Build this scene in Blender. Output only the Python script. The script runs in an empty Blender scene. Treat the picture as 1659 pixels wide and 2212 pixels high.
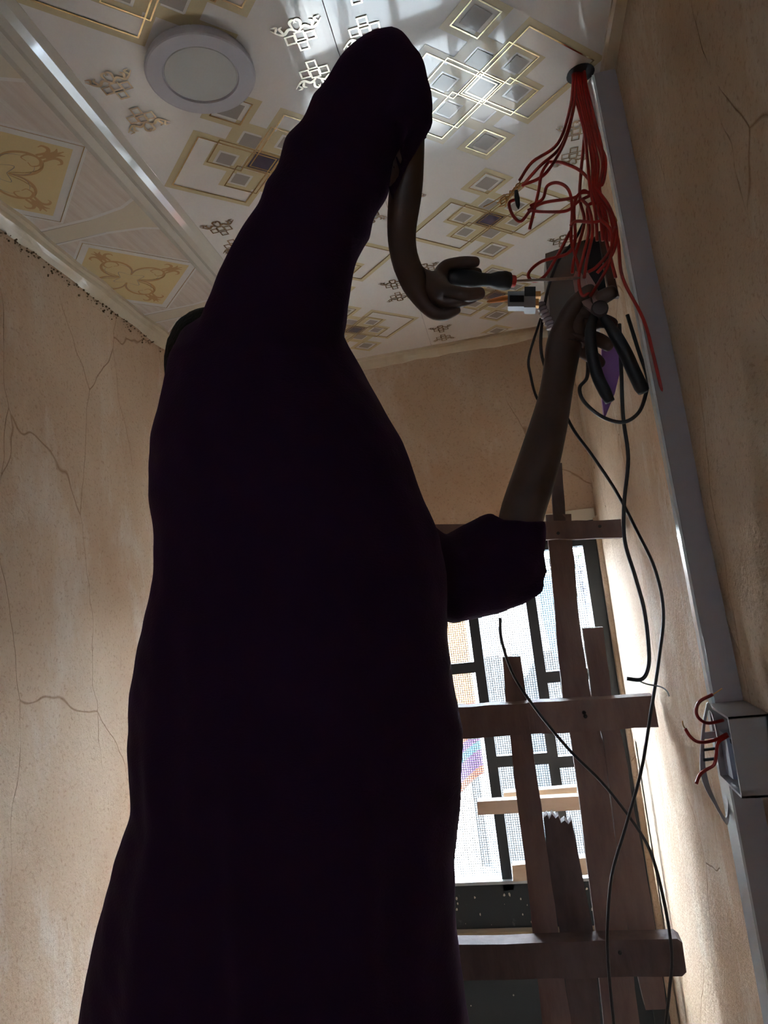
import bpy, bmesh, math, random
import numpy as np
from mathutils import Vector, Matrix
random.seed(7)
scene = bpy.context.scene
COL = scene.collection

# ------------------------------------------------------------ camera
F = 1480.0; CX, CY = 829.5, 1106.0
d1 = np.array([295, 150, F]); d1 /= np.linalg.norm(d1)          # corridor direction, seen by the camera
d2 = -np.array([-8000, 1120, F]); d2 /= np.linalg.norm(d2)
d2 -= d1 * (d1 @ d2); d2 /= np.linalg.norm(d2)
up = np.cross(d2, d1)
if up[1] > 0: up = -up
EYE = np.array([0, 0, 1.87])
cam = bpy.data.cameras.new('camera'); cam_o = bpy.data.objects.new('camera', cam); COL.objects.link(cam_o)
ix = Vector((d2[0], d1[0], up[0])); iy = Vector((d2[1], d1[1], up[1])); iz = Vector((d2[2], d1[2], up[2]))
m = Matrix.Identity(4)
for r in range(3):
    m[r][0] = ix[r]; m[r][1] = -iy[r]; m[r][2] = -iz[r]; m[r][3] = EYE[r]
cam_o.matrix_world = m
cam.sensor_fit = 'HORIZONTAL'; cam.sensor_width = 36; cam.lens = 36 * F / 1659; cam.clip_start = 0.02
scene.camera = cam_o

# ------------------------------------------------------------ world, sun, exposure
w = bpy.data.worlds.new('world'); scene.world = w; w.use_nodes = True
bg = w.node_tree.nodes['Background']; bg.inputs[0].default_value = (0.72, 0.87, 1.0, 1); bg.inputs[1].default_value = 20.0
sun = bpy.data.lights.new('sun', 'SUN'); sun.energy = 24; sun.angle = 0.01; sun.color = (1, .95, .86)
so = bpy.data.objects.new('sun', sun); COL.objects.link(so)
so.rotation_euler = (math.radians(38), 0, math.radians(-20))
vs = scene.view_settings
vs.view_transform = 'Standard'; vs.look = 'None'; vs.gamma = 1; vs.use_curve_mapping = False
vs.exposure = 2.6

# ------------------------------------------------------------ measuring helpers (sight line -> world point)
def ray(x, y):
    v = np.array([x - CX, y - CY, F]); return np.array([v @ d2, v @ d1, v @ up])
def PY(x, y, Y): r = ray(x, y); return Vector(EYE + r * Y / r[1])
def PX(x, y, X): r = ray(x, y); return Vector(EYE + r * X / r[0])
def PZ(x, y, Z): r = ray(x, y); return Vector(EYE + r * (Z - EYE[2]) / r[2])
def PW(x, y, Y, lim=.262):
    p = PY(x, y, Y)
    return PX(x, y, lim) if p.x > lim else p
H = 2.73                 # ceiling height
RW = .275                # right wall
BW = 2.37                # back wall
def LWx(y): return -.925 - .052 * (y - 1.12)

# ------------------------------------------------------------ materials
MATS = {}
def mat(name, col, rough=.6, metal=0., spec=.5, bump=None, vary=None, coat=0, sheen=0, emis=None):
    if name in MATS: return MATS[name]
    M = bpy.data.materials.new(name); M.use_nodes = True
    nt = M.node_tree; b = nt.nodes['Principled BSDF']
    b.inputs['Base Color'].default_value = (*col, 1); b.inputs['Roughness'].default_value = rough
    b.inputs['Metallic'].default_value = metal; b.inputs['Specular IOR Level'].default_value = spec
    b.inputs['Coat Weight'].default_value = coat
    if sheen:
        b.inputs['Sheen Weight'].default_value = sheen[0]; b.inputs['Sheen Tint'].default_value = (*sheen[1], 1)
        b.inputs['Sheen Roughness'].default_value = .4
    tc = nt.nodes.new('ShaderNodeTexCoord')
    def mapped(sc):
        mp = nt.nodes.new('ShaderNodeMapping'); mp.inputs['Scale'].default_value = sc
        nt.links.new(tc.outputs['Object'], mp.inputs['Vector']); return mp
    if vary:      # (colour2, scale vec, detail, contrast lo, hi)
        c2, sc, det, lo, hi = vary
        n = nt.nodes.new('ShaderNodeTexNoise'); n.inputs['Scale'].default_value = 1; n.inputs['Detail'].default_value = det
        n.inputs['Roughness'].default_value = .6
        nt.links.new(mapped(sc).outputs[0], n.inputs['Vector'])
        rp = nt.nodes.new('ShaderNodeValToRGB')
        rp.color_ramp.elements[0].position = lo; rp.color_ramp.elements[1].position = hi
        rp.color_ramp.elements[0].color = (*col, 1); rp.color_ramp.elements[1].color = (*c2, 1)
        nt.links.new(n.outputs[0], rp.inputs[0]); nt.links.new(rp.outputs[0], b.inputs['Base Color'])
    if bump:      # (scale vec, strength, distance, detail)
        sc, st, di, det = bump
        n = nt.nodes.new('ShaderNodeTexNoise'); n.inputs['Scale'].default_value = 1; n.inputs['Detail'].default_value = det
        nt.links.new(mapped(sc).outputs[0], n.inputs['Vector'])
        bp = nt.nodes.new('ShaderNodeBump'); bp.inputs['Strength'].default_value = st; bp.inputs['Distance'].default_value = di
        nt.links.new(n.outputs[0], bp.inputs['Height']); nt.links.new(bp.outputs[0], b.inputs['Normal'])
    MATS[name] = M
    return M

def plaster(name, c1, c2, c3, bumpd=.004):
    """hand-trowelled mud/cement plaster: two tones, pale wash, fine grain, sparse cracks"""
    M = bpy.data.materials.new(name); M.use_nodes = True; nt = M.node_tree; N = nt.nodes; L = nt.links
    b = N['Principled BSDF']; b.inputs['Roughness'].default_value = .85; b.inputs['Specular IOR Level'].default_value = .25
    tc = N.new('ShaderNodeTexCoord')
    def noise(sc, det, rough=.6):
        mp = N.new('ShaderNodeMapping'); mp.inputs['Scale'].default_value = sc
        L.new(tc.outputs['Object'], mp.inputs['Vector'])
        n = N.new('ShaderNodeTexNoise'); n.inputs['Scale'].default_value = 1; n.inputs['Detail'].default_value = det; n.inputs['Roughness'].default_value = rough
        L.new(mp.outputs[0], n.inputs['Vector']); return n
    def ramp(src, lo, hi, a=(0, 0, 0, 1), c=(1, 1, 1, 1)):
        r = N.new('ShaderNodeValToRGB'); r.color_ramp.elements[0].position = lo; r.color_ramp.elements[1].position = hi
        r.color_ramp.elements[0].color = a; r.color_ramp.elements[1].color = c; L.new(src, r.inputs[0]); return r
    def mix(fac, a, c, mode='MIX'):
        x = N.new('ShaderNodeMixRGB'); x.blend_type = mode
        if isinstance(fac, float): x.inputs[0].default_value = fac
        else: L.new(fac, x.inputs[0])
        L.new(a, x.inputs[1])
        if isinstance(c, tuple): x.inputs[2].default_value = c
        else: L.new(c, x.inputs[2])
        return x
    base = ramp(noise((2.1, 2.1, 1.3), 5).outputs[0], .35, .68, (*c1, 1), (*c2, 1))
    wash = ramp(noise((5, 5, 2.2), 6, .7).outputs[0], .52, .75)
    col = mix(wash.outputs[0], base.outputs[0], (*c3, 1))
    pit = ramp(noise((150, 150, 150), 3).outputs[0], .3, .45, (.78, .72, .68, 1), (1, 1, 1, 1))
    col = mix(1.0, col.outputs[0], pit.outputs[0], 'MULTIPLY')
    # cracks
    wn = noise((3, 3, 3), 3)
    ad = N.new('ShaderNodeMixRGB'); ad.blend_type = 'ADD'; ad.inputs[0].default_value = .10
    L.new(tc.outputs['Object'], ad.inputs[1]); L.new(wn.outputs[1], ad.inputs[2])
    mp = N.new('ShaderNodeMapping'); mp.inputs['Scale'].default_value = (3.6, 3.6, 1.3); L.new(ad.outputs[0], mp.inputs['Vector'])
    vo = N.new('ShaderNodeTexVoronoi'); vo.feature = 'DISTANCE_TO_EDGE'; vo.inputs['Scale'].default_value = 1; L.new(mp.outputs[0], vo.inputs['Vector'])
    cr = ramp(vo.outputs[0], .0005, .004)
    msk = ramp(noise((1.7, 1.7, 1.7), 4).outputs[0], .5, .56)
    inv = N.new('ShaderNodeMixRGB'); inv.blend_type = 'ADD'; inv.inputs[0].default_value = 1; inv.use_clamp = True
    L.new(cr.outputs[0], inv.inputs[1]); L.new(msk.outputs[0], inv.inputs[2])
    crc = ramp(inv.outputs[0], 0, 1, (.62, .52, .44, 1), (1, 1, 1, 1))
    col = mix(1.0, col.outputs[0], crc.outputs[0], 'MULTIPLY')
    L.new(col.outputs[0], b.inputs['Base Color'])
    h1 = noise((9, 9, 9), 6, .7); h2 = noise((110, 110, 110), 3, .7)
    hs = mix(.35, h1.outputs[0], h2.outputs[0]); hh = mix(.5, hs.outputs[0], inv.outputs[0], 'MULTIPLY')
    bp = N.new('ShaderNodeBump'); bp.inputs['Strength'].default_value = 1; bp.inputs['Distance'].default_value = bumpd
    L.new(hh.outputs[0], bp.inputs['Height']); L.new(bp.outputs[0], b.inputs['Normal'])
    MATS[name] = M; return M

M_WL = plaster('wall_plaster', (.52, .345, .225), (.65, .50, .37), (.72, .63, .54))
M_WR = plaster('wall_plaster_dirty', (.50, .335, .21), (.67, .53, .40), (.75, .68, .58), .007)
M_CONC = mat('concrete', (.35, .33, .3), .9, vary=((.45, .43, .4), (4, 4, 4), 4, .4, .7))
def glossy_panel(name, c1, c2=None, grain=None):
    M = mat(name, c1, .12, spec=.6, coat=1.0, vary=(c2, grain, 3, .35, .65) if c2 else None, bump=((75, 2, 1), .55, .0008, 1.5))
    M.node_tree.nodes['Principled BSDF'].inputs['Coat Roughness'].default_value = .04
    return M
M_PAN = glossy_panel('pvc_panel_white', (.78, .74, .70))
M_WOODPAN = glossy_panel('pvc_panel_wood_print', (.60, .50, .42), (.68, .60, .53), (90, 6, 1))
M_JOIN = mat('pvc_joiner', (.60, .56, .48), .12, coat=.6)
M_BAND = mat('print_beige_band', (.60, .50, .30), .2, coat=.4)
M_FOIL = mat('print_foil', (.80, .68, .42), .16, metal=1)
M_GREYP = mat('print_grey_square', (.36, .32, .29), .15, coat=.5)
M_VIOP = mat('print_dark_square', (.07, .06, .10), .1, coat=.5)
M_YEL = mat('print_yellow_square', (.66, .50, .26), .2, coat=.4)
M_BRN = mat('print_brown_scroll', (.50, .29, .13), .25, coat=.4)
M_PALE = mat('print_pale_edge', (.66, .62, .58), .2, coat=.4)
M_DKL = mat('print_dark_line', (.16, .13, .11), .3)
M_CORN = mat('cornice', (.58, .48, .34), .3, coat=.3, bump=((20, 20, 20), .6, .002, 4), vary=((.38, .26, .15), (7, 7, 7), 5, .5, .8))
M_LAMP = mat('lamp_white', (.50, .47, .50), .45)
M_DIFF = mat('lamp_diffuser', (.52, .51, .48), .55)
M_TRK = mat('trunking_grey', (.36, .325, .35), .25, coat=.4, bump=((30, 30, 4), .2, .001, 3))
M_TRKW = mat('trunking_white', (.72, .75, .78), .2, coat=.5)
M_BOX = mat('switch_box_grey', (.34, .32, .33), .4, bump=((200, 200, 200), .3, .0005, 2))
M_RED = mat('red_insulation', (.36, .010, .006), .35, coat=.3)
M_COP = mat('bare_copper', (.62, .33, .12), .35, metal=1)
M_BLK = mat('black_cable', (.012, .011, .014), .4)
M_GCB = mat('grey_cable', (.35, .35, .34), .4)
M_STEEL = mat('steel', (.45, .40, .38), .35, metal=1)
M_RUB = mat('black_grip', (.012, .014, .018), .5)
M_REDP = mat('red_plastic', (.55, .02, .02), .35)
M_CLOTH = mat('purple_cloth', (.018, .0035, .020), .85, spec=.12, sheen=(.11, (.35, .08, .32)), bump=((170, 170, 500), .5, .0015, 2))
M_SKIN = mat('dark_skin', (.055, .026, .018), .45, spec=.45, vary=((.085, .046, .034), (14, 14, 14), 4, .35, .7), bump=((120, 120, 120), .4, .0008, 4))
M_HAIR = mat('black_hair', (.008, .007, .007), .8, spec=.2, bump=((150, 150, 150), 1, .003, 3))
M_EYE = mat('eye_white', (.7, .66, .6), .2)
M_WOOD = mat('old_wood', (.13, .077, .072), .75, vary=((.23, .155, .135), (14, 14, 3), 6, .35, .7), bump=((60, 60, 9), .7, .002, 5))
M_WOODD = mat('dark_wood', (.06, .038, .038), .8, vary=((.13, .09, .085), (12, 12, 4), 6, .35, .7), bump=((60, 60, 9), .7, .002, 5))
M_WOODLIT = mat('lit_wood', (.52, .38, .27), .7, vary=((.62, .50, .38), (4, 20, 20), 4, .35, .7), bump=((9, 60, 60), .5, .0015, 4))  # ladder wood in a lit tone, daylight put into the base colour
M_METAL = mat('black_painted_steel', (.018, .022, .026), .4, vary=((.10, .10, .10), (28, 28, 16), 5, .66, .76), bump=((20, 20, 20), .3, .001, 4))
M_NET = mat('mesh_wire', (.12, .13, .14), .5)
M_FLOOR = mat('cement_floor', (.40, .36, .31), .8, vary=((.5, .46, .4), (3, 3, 3), 5, .4, .7))
M_YARD = mat('yard_concrete', (.17, .165, .155), .9, vary=((.09, .088, .085), (1.2, 1.2, 1.2), 5, .4, .7))
M_HOUSE = mat('house_wall', (.07, .075, .085), .9, vary=((.10, .105, .115), (1, 1, 1), 3, .4, .6))
M_LEAF = mat('foliage', (.03, .06, .02), .6)
M_VIOL = mat('violet_plastic', (.30, .14, .42), .3)
M_DBOX = mat('distribution_box', (.16, .14, .125), .45)
M_DARK = mat('black_and_shade', (.012, .011, .012), .6)  # small black parts; also the painted shade of slot and ceiling hole

# ------------------------------------------------------------ mesh helpers
def link(name, me, material=None, parent=None, smooth=False):
    o = bpy.data.objects.new(name, me); COL.objects.link(o)
    if material is not None:
        for mm in (material if isinstance(material, list) else [material]): me.materials.append(mm)
    if smooth:
        for p in me.polygons: p.use_smooth = True
    if parent is not None:
        o.parent = parent
        o.matrix_parent_inverse = Matrix.Translation(-parent.location) if parent.type == 'EMPTY' else Matrix.Identity(4)
    return o
def fin(bm, name, material, parent=None, smooth=False, bevel=0):
    if bevel:
        es = [e for e in bm.edges if len(e.link_faces) == 2 and e.calc_face_angle(0) > .6]
        bmesh.ops.bevel(bm, geom=es, offset=bevel, segments=2, affect='EDGES', profile=.6)
    bmesh.ops.recalc_face_normals(bm, faces=bm.faces)
    me = bpy.data.meshes.new(name); bm.to_mesh(me); bm.free()
    return link(name, me, material, parent, smooth)
def tag(o, label, cat, group=None):
    o['label'] = label; o['category'] = cat
    if group: o['group'] = group
    return o
def struct(o): o['kind'] = 'structure'; return o
def empty(name, loc):
    o = bpy.data.objects.new(name, None); COL.objects.link(o); o.location = loc; o.empty_display_size = .05
    return o
def box(bm, a, b):
    vs_ = [bm.verts.new((x, y, z)) for x in (a[0], b[0]) for y in (a[1], b[1]) for z in (a[2], b[2])]
    for f in ((0, 1, 3, 2), (4, 6, 7, 5), (0, 4, 5, 1), (2, 3, 7, 6), (0, 2, 6, 4), (1, 5, 7, 3)):
        bm.faces.new([vs_[i] for i in f])
def boxo(name, a, b, material, parent=None, bevel=0):
    bm = bmesh.new(); box(bm, a, b); return fin(bm, name, material, parent, bevel=bevel)
def prism(bm, pts, off):
    """closed solid: polygon pts pushed by vector off"""
    off = Vector(off); n = len(pts)
    a = [bm.verts.new(p) for p in pts]; b = [bm.verts.new(Vector(p) + off) for p in pts]
    bm.faces.new(a); bm.faces.new(b[::-1])
    for i in range(n): bm.faces.new([a[i], a[(i + 1) % n], b[(i + 1) % n], b[i]])
def catmull(P, k=6):
    P = [Vector(p) for p in P]; Q = [2 * P[0] - P[1]] + P + [2 * P[-1] - P[-2]]; out = []
    for i in range(1, len(Q) - 2):
        for j in range(k):
            t = j / k; a, b, c, d = Q[i - 1], Q[i], Q[i + 1], Q[i + 2]
            out.append(.5 * ((2 * b) + (c - a) * t + (2 * a - 5 * b + 4 * c - d) * t * t + (3 * b - a - 3 * c + d) * t ** 3))
    out.append(P[-1]); return out
def tube(bm, P, r, n=8, radii=None):
    prev = None; ref = None; rings = []
    for i, p in enumerate(P):
        t = (P[min(i + 1, len(P) - 1)] - P[max(i - 1, 0)]).normalized()
        if ref is None: ref = t.orthogonal().normalized()
        ref = (ref - t * ref.dot(t)).normalized(); bi = t.cross(ref)
        rr = radii[i] if radii else r
        ring = [bm.verts.new(p + (ref * math.cos(a) + bi * math.sin(a)) * rr) for a in [2 * math.pi * k / n for k in range(n)]]
        if prev:
            for k in range(n): bm.faces.new([prev[k], prev[(k + 1) % n], ring[(k + 1) % n], ring[k]])
        prev = ring; rings.append(ring)
    bm.faces.new(rings[0][::-1]); bm.faces.new(rings[-1])
def wire(name, P, r, material, parent=None, k=6, n=8):
    bm = bmesh.new(); tube(bm, catmull(P, k), r, n); return fin(bm, name, material, parent, True)
def lathe(bm, p0, p1, prof, n=20):
    """prof = [(t along axis 0..1, radius)]"""
    p0 = Vector(p0); ax = Vector(p1) - p0; t = ax.normalized(); ref = t.orthogonal().normalized(); bi = t.cross(ref); prev = None
    for (u, r) in prof:
        ring = [bm.verts.new(p0 + ax * u + (ref * math.cos(a) + bi * math.sin(a)) * r) for a in [2 * math.pi * k / n for k in range(n)]]
        if prev:
            for k in range(n): bm.faces.new([prev[k], prev[(k + 1) % n], ring[(k + 1) % n], ring[k]])
        else: bm.faces.new(ring[::-1])
        prev = ring
    bm.faces.new(prev)

# ============================================================ ROOM SHELL
Y0 = -1.9
def wall_grid(name, fn, nu, nv, material, thick):
    """wavy hand-made wall: fn(u,v) -> point; thick = outward vector"""
    bm = bmesh.new(); g = [[bm.verts.new(fn(i / nu, j / nv)) for j in range(nv + 1)] for i in range(nu + 1)]
    for i in range(nu):
        for j in range(nv): bm.faces.new([g[i][j], g[i + 1][j], g[i + 1][j + 1], g[i][j + 1]])
    r = bmesh.ops.extrude_face_region(bm, geom=bm.faces[:])
    for v in [e for e in r['geom'] if isinstance(e, bmesh.types.BMVert)]: v.co += Vector(thick)
    return struct(fin(bm, name, material, None, True))
from mathutils import noise as mn
def wob(y, z, s): return (mn.noise(Vector((y * 1.7 + s, z * 1.7, s * 3.1)))) * .008
wall_grid('wall_left', lambda u, v: Vector((LWx(Y0 + u * (BW + .2 - Y0)) + wob(u * 4, v * 3, 1) * (1 if v < .97 else 0), Y0 + u * (BW + .2 - Y0), v * (H + .05))), 60, 40, M_WL, (-.18, 0, 0))
def chase(y, z):
    """broken-out plaster patch low on the near part of the wall"""
    yb = float(np.interp(z, [1.5, 1.73, 1.785, 1.97, 2.1], [.96, .93, .905, .836, .82])) + .02 * mn.noise(Vector((y * 8, z * 8, 2)))
    if y > yb or y < .2: return 0
    e = max(0, min(1, (yb - y) / .03)) * max(0, min(1, (2.12 + .03 * mn.noise(Vector((y * 9, 3, 1))) - z) / .03)) 
    return e * (.016 + .006 * mn.noise(Vector((y * 20, z * 20, 7))))
wall_grid('wall_right', lambda u, v: Vector((RW + abs(wob(u * 4, v * 3, 5)) + chase(Y0 + u * (BW + .2 - Y0), v * (H + .05)), Y0 + u * (BW + .2 - Y0), v * (H + .05))), 230, 150, M_WR, (.2, 0, 0))
bm = bmesh.new()
WX0, WX1, WZ0, WZ1 = -.60, -.40, 1.80, 1.95     # small unseen window behind the photographer, added for fill light
for a_, b_ in (((-1.3, Y0 - .15, 0), (WX0, Y0, H + .05)), ((WX1, Y0 - .15, 0), (.6, Y0, H + .05)), ((WX0, Y0 - .15, 0), (WX1, Y0, WZ0)), ((WX0, Y0 - .15, WZ1), (WX1, Y0, H + .05))): box(bm, a_, b_)
struct(fin(bm, 'wall_behind', M_WL))
fill_win = empty('fill_window_1', (WX0, Y0, WZ0)); fill_win['kind'] = 'structure'
for k in range(2): boxo('fill_window_bar', (WX0 + .06 + k * .08, Y0 - .08, WZ0), (WX0 + .07 + k * .08, Y0 - .065, WZ1), M_METAL, fill_win)
# back wall above the door, and its narrow left cheek
DL, DR, DT, GT = -.60, .262, 2.06, 1.965
bm = bmesh.new()
box(bm, (-1.2, BW, 0), (DL, BW + .16, DT)); box(bm, (-1.2, BW, DT), (.4, BW + .16, H + .05)); struct(fin(bm, 'wall_back', M_WL))
boxo_ = boxo('floor', (-1.3, Y0, -.1), (.6, BW + .16, 0), M_FLOOR); struct(boxo_)
# pale plaster edge under the back wall (door head)
bm = bmesh.new(); prism(bm, [(DL, BW - .012, 2.045), (.27, BW - .012, 2.045), (.27, BW - .008, 2.085), (DL, BW - .008, 2.08)], (0, .03, 0))
struct(fin(bm, 'trim_1', mat('pale_plaster', (.68, .62, .52), .9), bevel=.004))
# ragged plaster strip at the right door jamb
P = [PX(1296, 1115, .262), PX(1312, 1300, .262)]
bm = bmesh.new()
ys = [(z, 2.335 + .012 * mn.noise(Vector((z * 9, 0, 4)))) for z in np.linspace(0, 2.05, 40)]
pts = [(.262, y, z) for z, y in ys] + [(.262, BW + .03, 2.05), (.262, BW + .03, 0)]
prism(bm, pts, (.03, 0, 0)); bmesh.ops.triangulate(bm, faces=bm.faces[:]); struct(fin(bm, 'trim_2', M_WR))
# surroundings of the doorway outside are closed by the reveal
boxo_ = boxo('trim_3', (DR, BW + .03, 0), (DR + .2, BW + .16, DT), M_WR); struct(boxo_)

# ceiling: slab + glossy panels as separate parts
ceil = struct(boxo('ceiling', (-1.35, Y0 - .15, H + .012), (.6, BW + .2, H + .14), M_CONC))
def jx(y): return -.575 - .052 * (y - 1.0)          # right edge of the joiner
def mid(y): return -.175 - .02 * (y - 1.4)           # joint of the two white panels
def strip(bm, fl, fr, z, th, ya=Y0, yb=BW + .0):
    prism(bm, [(fl(ya), ya, z), (fr(ya), ya, z), (fr(yb), yb, z), (fl(yb), yb, z)], (0, 0, th))
bm = bmesh.new(); strip(bm, lambda y: LWx(y) - .01, lambda y: jx(y) - .06, H, .01); pan_l = fin(bm, 'ceiling_panel', M_WOODPAN, ceil)
bm = bmesh.new(); strip(bm, lambda y: jx(y) - .003, lambda y: mid(y) - .0007, H, .01); pan_m = fin(bm, 'ceiling_panel', M_PAN, ceil)
bm = bmesh.new(); strip(bm, lambda y: mid(y) + .0007, lambda y: RW + .01, H, .01); pan_r = fin(bm, 'ceiling_panel', M_PAN, ceil)
# joiner: stepped PVC profile
bm = bmesh.new()
prof = [(-.078, H + .004), (-.078, H - .002), (-.066, H - .006), (-.050, H - .004), (-.040, H - .009), (-.026, H - .009), (-.014, H - .004), (0, H - .001), (0, H + .004)]
ra = [bm.verts.new((jx(Y0) + px, Y0, pz)) for px, pz in prof]; rb = [bm.verts.new((jx(BW) + px, BW, pz)) for px, pz in prof]
for i in range(len(prof)): j = (i + 1) % len(prof); bm.faces.new([ra[i], ra[j], rb[j], rb[i]])
bm.faces.new(ra); bm.faces.new(rb[::-1]); fin(bm, 'joiner_strip', M_JOIN, ceil)
# back, left and right cornices (rounded, a bit lumpy)
def cornice(name, P0, P1, inward, s=.022, n=60):
    bm = bmesh.new(); P0 = Vector(P0); P1 = Vector(P1); inward = Vector(inward); prev = None
    for i in range(n + 1):
        p = P0.lerp(P1, i / n); q = s * (1 + .22 * mn.noise(Vector((i * .35, 1.3, s * 90))))
        pr = [(0, 0), (q * 1.0, 0), (q * .95, -s * .25), (q * .7, -s * .35), (q * .55, -s * .6), (q * .3, -q * .85), (0, -q * 1.15)]
        ring = [bm.verts.new(p + inward * a + Vector((0, 0, b))) for a, b in pr]
        if prev:
            for k in range(len(pr)): bm.faces.new([prev[k], prev[(k + 1) % len(pr)], ring[(k + 1) % len(pr)], ring[k]])
        else: bm.faces.new(ring)
        prev = ring
    bm.faces.new(prev[::-1]); return struct(fin(bm, name, M_CORN, None, False))
cornice('trim_4', (-1.0, BW, H), (.27, BW, H), (0, -1, 0), .03)
cornice('trim_5', (LWx(Y0), Y0, H), (LWx(BW), BW, H), (1, 0, 0), .032, 120)
cornice('trim_6', (RW, Y0, H), (RW, BW, H), (-1, 0, 0), .018, 120)
# dirt crumbs along the left cornice
bm = bmesh.new()
for i in range(260):
    y = random.uniform(.9, 2.2); z = H - .036 - abs(random.gauss(0, .012)); s = random.uniform(.0008, .003)
    mtx = Matrix.Translation((LWx(y) + .002, y, z)) @ Matrix.Rotation(random.random() * 3, 4, 'X')
    bmesh.ops.create_icosphere(bm, subdivisions=1, radius=s, matrix=mtx)
o = fin(bm, 'plaster_crumbs', mat('dirt', (.16, .10, .05), .95)); o['kind'] = 'stuff'; o['label'] = 'crumbs of dark dried mortar along the left cornice'; o['category'] = 'crumbs'

# ---- printed decoration on the panels (very thin foil and ink layers)
def flat(name, polys, z, material, parent):
    bm = bmesh.new()
    for i_, pts in enumerate(polys):
        try: bm.faces.new([bm.verts.new((x, y, z - (i_ % 45) * 5e-6)) for x, y in pts])
        except ValueError: pass
    me = bpy.data.meshes.new(name); 
    for f in bm.faces:
        f.normal_update()
        if f.normal.z > 0: f.normal_flip()
    bm.to_mesh(me); bm.free(); o = link(name, me, material, parent); o['kind'] = 'stuff'; return o
def dia(cx, cy, r): return [(cx - r, cy), (cx, cy - r), (cx + r, cy), (cx, cy + r)]
def ring(cx, cy, r, w, gaps=None):
    o = dia(cx, cy, r); i = dia(cx, cy, r - w); out = []
    for k in range(4):
        out.append([o[k], o[(k + 1) % 4], i[(k + 1) % 4], i[k]])
    return out
def ribbon(P, w0, w1=None, k=7):
    C = catmull([(x, y, 0) for x, y in P], k); n = len(C); out = []; prev = None
    for i, c in enumerate(C):
        t = (C[min(i + 1, n - 1)] - C[max(i - 1, 0)]).normalized(); nn = Vector((-t.y, t.x, 0)); u = i / (n - 1)
        w_ = (w0 + ((w1 if w1 is not None else w0) - w0) * u) * (.35 + .65 * math.sin(math.pi * min(1, .12 + u * .95)))
        a, b = c + nn * w_ / 2, c - nn * w_ / 2
        if prev: out.append([(prev[0].x, prev[0].y), (a.x, a.y), (b.x, b.y), (prev[1].x, prev[1].y)])
        prev = (a, b)
    return out
def clip_x(polys, fl, fr):
    out = []
    for p in polys:
        for (f, sgn) in ((fl, 1), (fr, -1)):
            q = []
            for i in range(len(p)):
                a, b = p[i], p[(i + 1) % len(p)]
                da, db = sgn * (a[0] - f(a[1])), sgn * (b[0] - f(b[1]))
                if da >= 0: q.append(a)
                if da * db < 0:
                    t = da / (da - db); q.append((a[0] + (b[0] - a[0]) * t, a[1] + (b[1] - a[1]) * t))
            p = q
            if len(p) < 3: break
        if len(p) >= 3: out.append(p)
    return out
def flower(cx, cy, sy, s=1.):
    """little key-fret with curls, opening towards sy"""
    out = []
    for (a, b) in ((-.016, 0), (.016, 0), (0, sy * .016), (0, -sy * .004)):
        r = .0085 * s; w_ = .0028 * s
        x0, x1, y0, y1 = cx + a * s - r, cx + a * s + r, cy + b * s - r, cy + b * s + r
        out += [[(x0, y0), (x1, y0), (x1, y0 + w_), (x0, y0 + w_)], [(x0, y1 - w_), (x1, y1 - w_), (x1, y1), (x0, y1)],
                [(x0, y0 + w_), (x0 + w_, y0 + w_), (x0 + w_, y1 - w_), (x0, y1 - w_)], [(x1 - w_, y0 + w_), (x1, y0 + w_), (x1, y1 - w_), (x1 - w_, y1 - w_)]]
    for sx in (-1, 1):
        f = lambda a, b: (cx + sx * a * s, cy - sy * b * s)
        out += ribbon([f(0, .012), f(.012, .020), f(.022, .013), f(.030, .016), f(.040, .026)], .005 * s)
        out += ribbon([f(.006, .018), f(.008, .030), f(.002, .034), f(-.002, .028)], .0045 * s)
        out += ribbon([f(.022, .014), f(.026, .024), f(.021, .028)], .0045 * s)
        out += ribbon([f(.034, .020), f(.030, .028), f(.038, .030)], .004 * s)
    return out
def motif(cx, cy, bands, foils, greys, vio):
    D = .082
    bands += ring(cx - D, cy, .128, .020) + ring(cx + D, cy, .128, .020)
    for s in (-1, 1):
        bands += ring(cx, cy + s * .152, .058, .017)
        bands += ring(cx, cy + s * .066, .060, .030)
        foils += ring(cx, cy + s * .152, .041, .0035)
        greys.append(dia(cx, cy + s * .152, .026)); greys.append(dia(cx, cy + s * .066, .024))
        for t in (-1, 1):
            bands += ring(cx + t * .062, cy + s * .034, .048, .020)
            foils += ring(cx + t * .050, cy + s * .040, .050, .003)
            greys.append(dia(cx + t * .062, cy + s * .034, .0215))
    foils += ring(cx - D, cy, .111, .0035) + ring(cx + D, cy, .111, .0035)
    foils += ring(cx, cy, .037, .003)
    vio.append(dia(cx, cy, .034))
def print_panel(pan, cxf, y0, fl, fr, nlo, nhi):
    bands, foils, greys, vio, flw = [], [], [], [], []
    for k in range(nlo, nhi):
        cy = y0 + .445 * k
        if cy > BW + .1: continue
        motif(cxf(cy), cy, bands, foils, greys, vio)
        for xe, sg in ((fl, 1), (fr, -1)):
            yy = cy - .2225
            for dy, sy in ((-.036, 1), (.036, -1)):
                x = xe(yy) + sg * .048
                if yy + dy < BW - .03: flw += flower(x, yy + dy, sy)
    flim = lambda p: [q for q in clip_x(p, fl, fr) if max(v[1] for v in q) < BW - .004]
    flat('beige_print', flim(bands), H - .0004, M_BAND, pan)
    flat('grey_print', flim(greys), H - .0007, M_GREYP, pan)
    flat('dark_print', flim(vio), H - .0010, M_VIOP, pan)
    flat('foil_print', flim(foils), H - .0013, M_FOIL, pan)
    flat('flower_print', flim(flw), H - .0013, mat('print_foil_flower', (.55, .50, .42), .18, metal=1), pan)
print_panel(pan_m, lambda y: (jx(y) + mid(y)) / 2 + .002, 1.185, jx, mid, -5, 4)
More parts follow.
